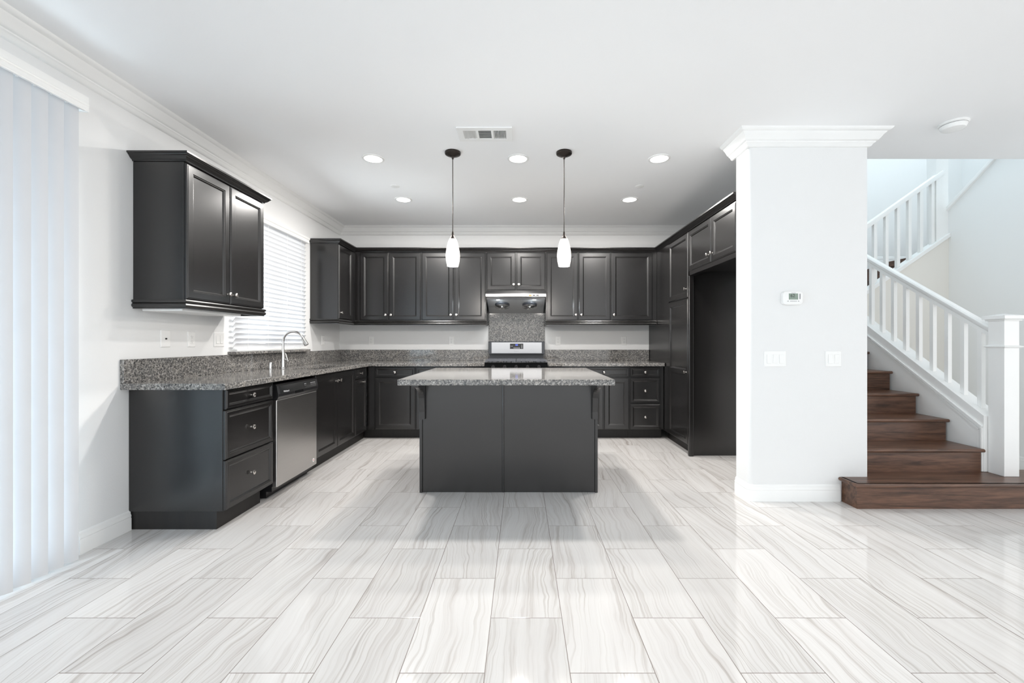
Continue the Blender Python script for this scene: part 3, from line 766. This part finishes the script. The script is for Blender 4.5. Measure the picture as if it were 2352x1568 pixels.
# ------------------------------------------------------------------ ceiling fittings
def lathe_down(name, mat, parent, c, prof, seg=32): return MB().lathe(c, (0, 0, -1), prof, seg).build(name, mat, parent, smooth=True)
spots = [(-1.258, 3.628, 'left one of the front row of recessed ceiling lights'), (-.026, 3.628, 'middle one of the front row of recessed ceiling lights, between the pendants'),
         (1.174, 3.628, 'right one of the front row of recessed ceiling lights'), (-1.290, 4.674, 'left one of the back row of recessed ceiling lights'),
         (-.019, 4.674, 'middle one of the back row of recessed ceiling lights'), (1.188, 4.674, 'right one of the back row of recessed ceiling lights')]
x, y, lb = spots[0]
rl = thing('recessed_light', (x, y, H), lb, 'ceiling light', 'recessed ceiling lights')
m = MB(); loops = []
for rr, hh in ((.092, 0), (.092, .004), (.086, .007), (.074, .006), (.072, .0)):
    loops.append([(x + rr * math.cos(2 * math.pi * k / 36), y + rr * math.sin(2 * math.pi * k / 36), H - hh) for k in range(36)])
m.rings(loops, False, False); m.build('trim_ring', 'plastic', rl, smooth=True)
lathe_down('diffuser', 'lamp', rl, (x, y, H), [(.0715, .0), (.0715, .004), (.06, .006)], 32)
for x, y, lb in spots[1:]: dup(rl, (x, y, H), lb)
for x, y, lb in spots:
    l = bpy.data.lights.new('downlight_lamp', 'AREA'); l.shape = 'DISK'; l.size = .14; l.energy = 19; l.color = (1.0, .965, .925)
    lo = bpy.data.objects.new('downlight_lamp', l); C.objects.link(lo); lo.location = (x, y, H - .0085)
cv = lathe_down('ceiling_cover_disc', 'plastic', None, (-1.265, 4.28, H), [(.043, 0), (.043, .003), (.038, .005), (.01, .006)])
tag(cv, 'small blank white disc on ceiling above left end of the island', 'cover plate', 'ceiling cover discs')
cv = lathe_down('ceiling_cover_disc', 'plastic', None, (1.188, 4.28, H), [(.043, 0), (.043, .003), (.038, .005), (.01, .006)])
tag(cv, 'small blank white disc on ceiling near the pantry', 'cover plate', 'ceiling cover discs')

c = thing('ceiling_vent', (-.27, 3.19, H), 'white rectangular air vent with three louver sections in the ceiling', 'vent')
VX0, VX1, VY0, VY1 = -.472, -.066, 3.085, 3.295
m = MB(); ix0, ix1, iy0, iy1 = VX0 + .045, VX1 - .045, VY0 + .042, VY1 - .042
w3 = (ix1 - ix0 - .036) / 3
secs = [(ix0 + k * (w3 + .018), ix0 + k * (w3 + .018) + w3) for k in range(3)]
gx = [VX0, secs[0][0], secs[0][1], secs[1][0], secs[1][1], secs[2][0], secs[2][1], VX1]; gy = [VY0, iy0, iy1, VY1]
m.slab(gx, gy, H - .012, H - .0005, lambda i, j: not (j == 1 and i in (1, 3, 5))); m.build('frame', 'plastic', c, bevel=.002)
for a, b in secs: MB().box(a, b, iy0, iy1, H - .0012, H - .0004).build('duct_shade', 'slot', c)  # dark sheets; the duct's inner shade is put into their colour
for s, (a, b) in enumerate(secs):
    m = MB()
    if s == 1:
        for k in range(8):
            yk = iy0 + (iy1 - iy0) * (k + .5) / 8; m.prism([(yk + .0045, H - .002), (yk + .0035, H - .002), (yk - .0045, H - .011), (yk - .0035, H - .011)], 'x', a, b)
    else:
        for k in range(9):
            xk = a + (b - a) * (k + .5) / 9; sg = -1 if s == 0 else 1
            m.prism([(xk - .004 * sg, H - .002), (xk - .003 * sg, H - .002), (xk + .004 * sg, H - .011), (xk + .003 * sg, H - .011)], 'y', iy0, iy1)
    m.build('louvers', 'plastic', c)

c = thing('smoke_detector', (3.08, 3.04, H), 'round white smoke detector on ceiling near the stairwell', 'smoke detector')
lathe_down('base_plate', 'plastic', c, (3.08, 3.04, H), [(.083, 0), (.083, .008), (.076, .014)])
lathe_down('vent_slot', 'plastic_grey', c, (3.08, 3.04, H), [(.070, .014), (.070, .018)])
lathe_down('cover', 'plastic', c, (3.08, 3.04, H), [(.074, .018), (.073, .026), (.064, .044), (.045, .050), (.02, .051)])

def pendant(x, lb):
    y = 3.507
    c = thing('pendant_light', (x, y, 1.80), lb, 'pendant light', 'pendant lights')
    lathe_down('ceiling_canopy', 'bronze', c, (x, y, H), [(.064, 0), (.065, .008), (.063, .018), (.054, .024), (.030, .032), (.012, .040), (.009, .05), (.006, .058)])
    MB().tube([(x, y, H - .055), (x + .001, y, 2.45), (x, y, 2.085)], .0033, 8).build('cord', 'bronze', c, smooth=True)
    lathe_down('socket_cup', 'bronze', c, (x, y, 2.095), [(.005, 0), (.008, .012), (.009, .025), (.014, .040), (.024, .056), (.027, .064)], 24)
    zt = 2.030; pf = [(.029, 0), (.038, .020), (.048, .058), (.056, .105), (.0585, .140), (.055, .180), (.048, .212), (.0455, .222)]
    inner = [(r_ - .003, h_) for r_, h_ in pf[::-1]]
    MB().lathe((x, y, zt), (0, 0, -1), pf + inner, 32, cap=False).build('glass_shade', 'shade', c, smooth=True)
    MB().lathe((x, y, zt - .06), (0, 0, -1), [(.006, 0), (.016, .02), (.024, .05), (.022, .075), (.008, .09)], 20).build('bulb', 'shade', c, smooth=True)
    l = bpy.data.lights.new('pendant_bulb', 'POINT'); l.energy = 20; l.color = (1.0, .93, .85); l.shadow_soft_size = .035
    lo = bpy.data.objects.new('pendant_bulb', l); C.objects.link(lo); lo.location = (x, y, 1.785)
    return c
pendant(-.562, 'left pendant lamp with white glass shade hanging over the island')
pendant(.353, 'right pendant lamp with amber-veined white glass shade over the island')

# ------------------------------------------------------------------ wall plates
def plate(name, face, plane, u, z, w, hh, label, cat, group):
    loc = fpt(face, plane, u, z)
    c = thing(name, loc, label, cat, group)
    U, N = AX[face]; U, N, V = Vector(U), Vector(N), Vector((0, 0, 1))
    O = loc - U * w / 2 - V * hh / 2
    MB().panel(O, U, N, w, hh, [(0, .0004), (0, .003), (.004, .006)]).build('cover_plate', 'plastic', c)
    c['_f'] = 0
    return c, loc, U, N, V
def rect(c, loc, U, N, V, du, dv, w, hh, d0, d1, name, mat, parent=None):
    O = loc + U * (du - w / 2) + V * (dv - hh / 2)
    return MB().panel(O + N * d0, U, N, w, hh, [(0, 0), (0, d1 - d0 - .0008), (.0012, d1 - d0)]).build(name, mat, parent or c)
def outlet(face, plane, u, z, label):
    c, loc, U, N, V = plate('wall_outlet', face, plane, u, z, .072, .116, label, 'outlet', 'wall outlets')
    ins = rect(c, loc, U, N, V, 0, 0, .034, .067, .006, .0085, 'receptacle', 'plastic')
    for s in (-1, 1):
        for du in (-.0065, .0065): rect(c, loc, U, N, V, du, s * .018 + .004, .0022, .008, .0085, .0089, 'slot', 'slot', ins)
        rect(c, loc, U, N, V, 0, s * .018 - .007, .005, .004, .0085, .0089, 'slot', 'slot', ins)
def switch(face, plane, u, z, n, label, w, dev=None):
    c, loc, U, N, V = plate('light_switch', face, plane, u, z, w, .117, label, 'light switch', 'light switches')
    for k in range(n):
        du = (k - (n - 1) / 2) * .046
        bz = rect(c, loc, U, N, V, du, 0, .0345, .068, .006, .0066, 'bezel', 'plastic_grey' if False else 'plastic')
        O = loc + U * (du - .0155) - V * .032 + N * .0066
        up = .0045 if k != dev else .001; dn = .001 if k != dev else .0045
        m = MB(); A = [O, O + U * .031, O + U * .031 + V * .064, O + V * .064]
        B = [A[0] + N * up, A[1] + N * up, A[2] + N * dn, A[3] + N * dn]; m.rings([A, B]); m.build('rocker', 'plastic', c)
c, loc, U, N, V = plate('cable_jack_plate', '+x', XL, 2.965, 1.209, .082, .118, 'white cable jack plate on left wall, nearest of the row under cabinet', 'wall plate', None)
MB().lathe(loc + N * .006, N, [(.006, 0), (.0055, .006), (.003, .0065)], 14).build('jack', 'slot', c, smooth=True)
outlet('+x', XL, 3.198, 1.206, 'white double outlet on left wall under the near wall cabinet')
switch('+x', XL, 3.492, 1.206, 2, 'white double light switch on left wall beside the window blind', .118)
outlet('+x', XL, 5.32, 1.205, 'white outlet on left wall between faucet and back corner')
outlet('-y', YB, -2.045, 1.20, 'white outlet on back wall nearest the left corner')
outlet('-y', YB, -.950, 1.20, 'white outlet on back wall left of the range')
outlet('-y', YB, .503, 1.20, 'white outlet on back wall just right of the range')
outlet('-y', YB, 1.402, 1.20, 'white outlet on back wall nearest the pantry')
switch('-y', PY0, 1.893, 1.060, 3, 'white triple light switch on the white pier below thermostat', .166, 1)
switch('-y', PY0, 2.328, 1.060, 2, 'white double light switch on white pier nearest the stairs', .118, 1)
c = thing('thermostat', (2.012, PY0, 1.512), 'white wall thermostat showing 62 on the white pier', 'thermostat')
ox, oy, oz = 2.012, PY0, 1.512
m = MB()
def oval(sx, sz, y):
    pts = []
    for k in range(40):
        a = 2 * math.pi * k / 40; ca, sa = math.cos(a), math.sin(a)
        e = .32
        pts.append((ox + sx * math.copysign(abs(ca) ** e, ca), y, oz + sz * math.copysign(abs(sa) ** e, sa) * (1 + .05 * (1 - abs(ca) ** 2))))
    return pts
m.rings([oval(.074, .047, oy - .0005), oval(.076, .049, oy - .016), oval(.073, .046, oy - .026), oval(.066, .040, oy - .029)])
m.build('case', 'plastic', c, smooth=True)
MB().box(ox - .032, ox + .036, oy - .0302, oy - .0288, oz - .012, oz + .033).build('lcd_screen', 'lcd', c)
text_mesh('reading', '62', .034, (ox - .004, oy - .0304, oz + .016), ROT_FRONT, 'lcd_ink', c)
m = MB()
for dx in (-.038, -.017, -.005, .008, .021, .040): m.box(ox + dx - .005, ox + dx + .005, oy - .0305, oy - .0285, oz - .026, oz - .022)
m.build('buttons', 'ink_grey', c)
MB().box(ox + .047, ox + .054, oy - .0315, oy - .0285, oz - .009, oz + .031).build('slide_button', 'plastic_grey', c, bevel=.001)
text_mesh('logo', 'Honeywell', .007, (ox + .002, oy - .0291, oz + .038), ROT_FRONT, 'ink_grey', c)

# ------------------------------------------------------------------ stairs
RISE, RUN, R2, SXR = .181, .272, 3.298, 3.565
c = thing('staircase', (3.1, 3.03, 0), 'dark walnut staircase rising behind the white pier', 'stairs')
def nosed(x0, x1, y0, y1, z, name='tread', right=0):
    """tread with a bullnose front (and right end)"""
    t = .026; n = 7; pts = []
    prof = [(t / 2 * math.sin(math.pi * k / n), z - t / 2 + t / 2 * math.cos(math.pi * k / n)) for k in range(n + 1)]
    m = MB(); p = [(y0 + .012 - o, zz_) for o, zz_ in prof] + [(y1, z - t), (y1, z)]
    m.prism(p, 'x', x0, x1); return m.build(name, 'walnut', c, smooth=True)
# bottom step is wider than the flight and turns the corner
tn = .026; tp = [(-.02, RISE - tn)] + [(-.0 + tn / 2 * math.sin(math.pi * k / 7), RISE - tn / 2 - tn / 2 * math.cos(math.pi * k / 7)) for k in range(8)] + [(-.02, RISE)]
SL, SF, SR = 2.385, 3.03, 4.45
m = MB().sweep([(SL, 3.183), (SL, SF), (SR, SF), (SR, 3.36)][::1], [(o + .006, z) for o, z in tp])
m.build('nosing', 'walnut', c, smooth=True)
m = MB(); m.slab([SL, PX1 + .002, SR], [SF, 3.183, 3.36], RISE - tn, RISE, lambda i, j: not (i == 0 and j == 1)); m.build('tread', 'walnut', c)
m = MB(); m.slab([SL + .004, PX1 + .003, SR - .004], [SF + .004, 3.181, 3.355], 0, RISE - tn, lambda i, j: not (i == 0 and j == 1)); m.build('riser', 'walnut', c)
nst = 6
for k in range(2, nst + 2):
    y0 = R2 + RUN * (k - 2); z = RISE * k; last = k == nst + 1
    y1 = 5.9 if last else R2 + RUN * (k - 1)
    MB().box(PX1 + .002, SXR - .012, y0, y0 + .02, RISE * (k - 1), z - .026).build('riser', 'walnut', c)
    nosed(PX1 + .002, SXR - .002 if not last else 3.58, y0 - .024, y1 + (.02 if not last else 0), z)
MB().prism([(R2 + .02, 0.001), (R2 + .02, RISE - .03)] + [q for k in range(2, nst + 2) for q in ((R2 + RUN * (k - 2) + .02, RISE * k - .03), (R2 + RUN * (k - 1) + .02, RISE * k - .03))] + [(R2 + RUN * nst + .02, 0.001)], 'x', PX1 + .01, SXR - .02).build('carriage', 'toe', c)

# second flight and upper landing, seen through the balusters
c2 = thing('upper_stair_flight', (4.2, 5.2, 1.267), 'dark walnut upper stair flight and landing behind the upper white railing', 'stairs')
for i in range(5):
    x0 = 3.61 + RUN * i; z = 1.267 + RISE * (i + 1)
    MB().box(x0, x0 + RUN - .001, 4.672, 5.9, z - .03, z).build('tread', 'walnut', c2); MB().box(x0 + .02, x0 + .04, 4.672, 5.9, z - RISE, z - .031).build('riser', 'walnut', c2)
MB().box(4.97, 6.19, 4.78, 5.985, 2.10, 2.270).build('landing', 'walnut', c2, bevel=.006)

c = thing('stair_railing', (3.65, 3.24, RISE), 'white lower stair railing with square newel post beside the walnut steps', 'railing', 'stair railings')
zm = lambda y: .516 + .665 * (y - 3.308)
YT = 4.618
MB().prism([(3.300, RISE + .001), (YT, RISE + .001), (YT, zm(YT) + .105), (3.300, zm(3.300) + .105)], 'x', 3.580, 3.720).build('curb_wall', 'trim', c, bevel=.003)
m = MB()
for o0, o1, x0 in ((0, .012, 3.566), (-.022, -.012, 3.572)):
    m.prism([(3.318 - o0, zm(3.318) + o0), (YT, zm(YT) + o0), (YT, zm(YT) + o1), (3.318 - o1, zm(3.318) + o1)], 'x', x0, 3.5795)
    m.box(x0, 3.5795, 3.318 - o1, 3.318 - o0, RISE + .002, zm(3.318) + o0)
m.build('stringer_moulding', 'trim', c)
NX0, NX1, NY0, NY1 = 3.605, 3.717, 3.183, 3.295
nw = MB().box(NX0, NX1, NY0, NY1, RISE + .0005, 1.345).build('newel_post', 'trim', c, bevel=.002)
m = MB()
def sq(e, z): return [(NX0 - e, NY0 - e, z), (NX1 + e, NY0 - e, z), (NX1 + e, NY1 + e, z), (NX0 - e, NY1 + e, z)]
m.rings([sq(0, 1.345), sq(.010, 1.346), sq(.012, 1.352), sq(.006, 1.357), sq(.022, 1.358), sq(.024, 1.362), sq(.024, 1.384), sq(-.05, 1.400)]); m.build('newel_cap', 'trim', nw)
MB().rings([sq(-.001, 1.140), sq(.004, 1.141), sq(.018, 1.150), sq(.018, 1.153), sq(-.001, 1.162)]).build('newel_collar', 'trim', nw)
zr = lambda y: 1.318 + .660 * (y - 3.318)
def rail_x(x, y0, y1, zf, name, parent, w=.031):
    pr = [(-w * .62, -.088), (-w * .62, -.055), (-w * .8, -.05), (-w, -.04), (-w, -.015), (-w * .7, -.003), (0, 0), (w * .7, -.003), (w, -.015), (w, -.04), (w * .8, -.05), (w * .62, -.055), (w * .62, -.088)]
    return MB().rings([[(x + a, y, zf(y) + b) for a, b in pr] for y in (y0, y1)]).build(name, 'trim', parent, smooth=True)
rail_x(3.655, 3.296, YT, zr, 'handrail', c)
for k in range(10):
    y = 3.386 + .1320 * k
    b0 = zm(y) + .1045; q = .0165
    lo = [(3.652 + a * q, y + s * q, zm(y + s * q) + .106) for a, s in ((-1, -1), (1, -1), (1, 1), (-1, 1))]
    hi = [(p[0], p[1], zr(p[1]) - .0875) for p in lo]
    if y < YT - .02: MB().rings([lo, hi]).build('baluster', 'trim', c)

c = thing('stair_railing', (4.2, 4.63, 1.7), 'white upper stair railing climbing right in front of pale blue wall', 'railing', 'stair railings')
zc = lambda x: 1.754 + .69 * (x - 3.81)
MB().prism([(3.725, zc(3.725)), (4.63, zc(4.63)), (4.63, zc(4.63) + .045), (3.725, zc(3.725) + .045)], 'y', 4.595, 4.70).build('curb', 'trim', c, bevel=.004)
zh = lambda x: 2.465 + .705 * (x - 3.741)
pr = [(-.030, -.06), (-.034, -.03), (-.03, -.008), (-.015, 0), (.015, 0), (.03, -.008), (.034, -.03), (.030, -.06)]
MB().rings([[(x, 4.645 + a, zh(x) + b) for a, b in pr] for x in (3.70, 4.575)]).build('handrail', 'trim', c, smooth=True)
for k in range(-1, 6):
    x = 3.846 + .1247 * k; q = .0165
    if x - q < 3.73: continue
    lo = [(x + a * q, 4.645 + s * q, zc(x + a * q) + .046) for a, s in ((-1, -1), (1, -1), (1, 1), (-1, 1))]
    hi = [(p[0], p[1], zh(p[0]) - .0605) for p in lo]
    MB().rings([lo, hi]).build('baluster', 'trim', c)

for o in bpy.data.objects:
    for k in ('_w', '_f'):
        if k in o: del o[k]
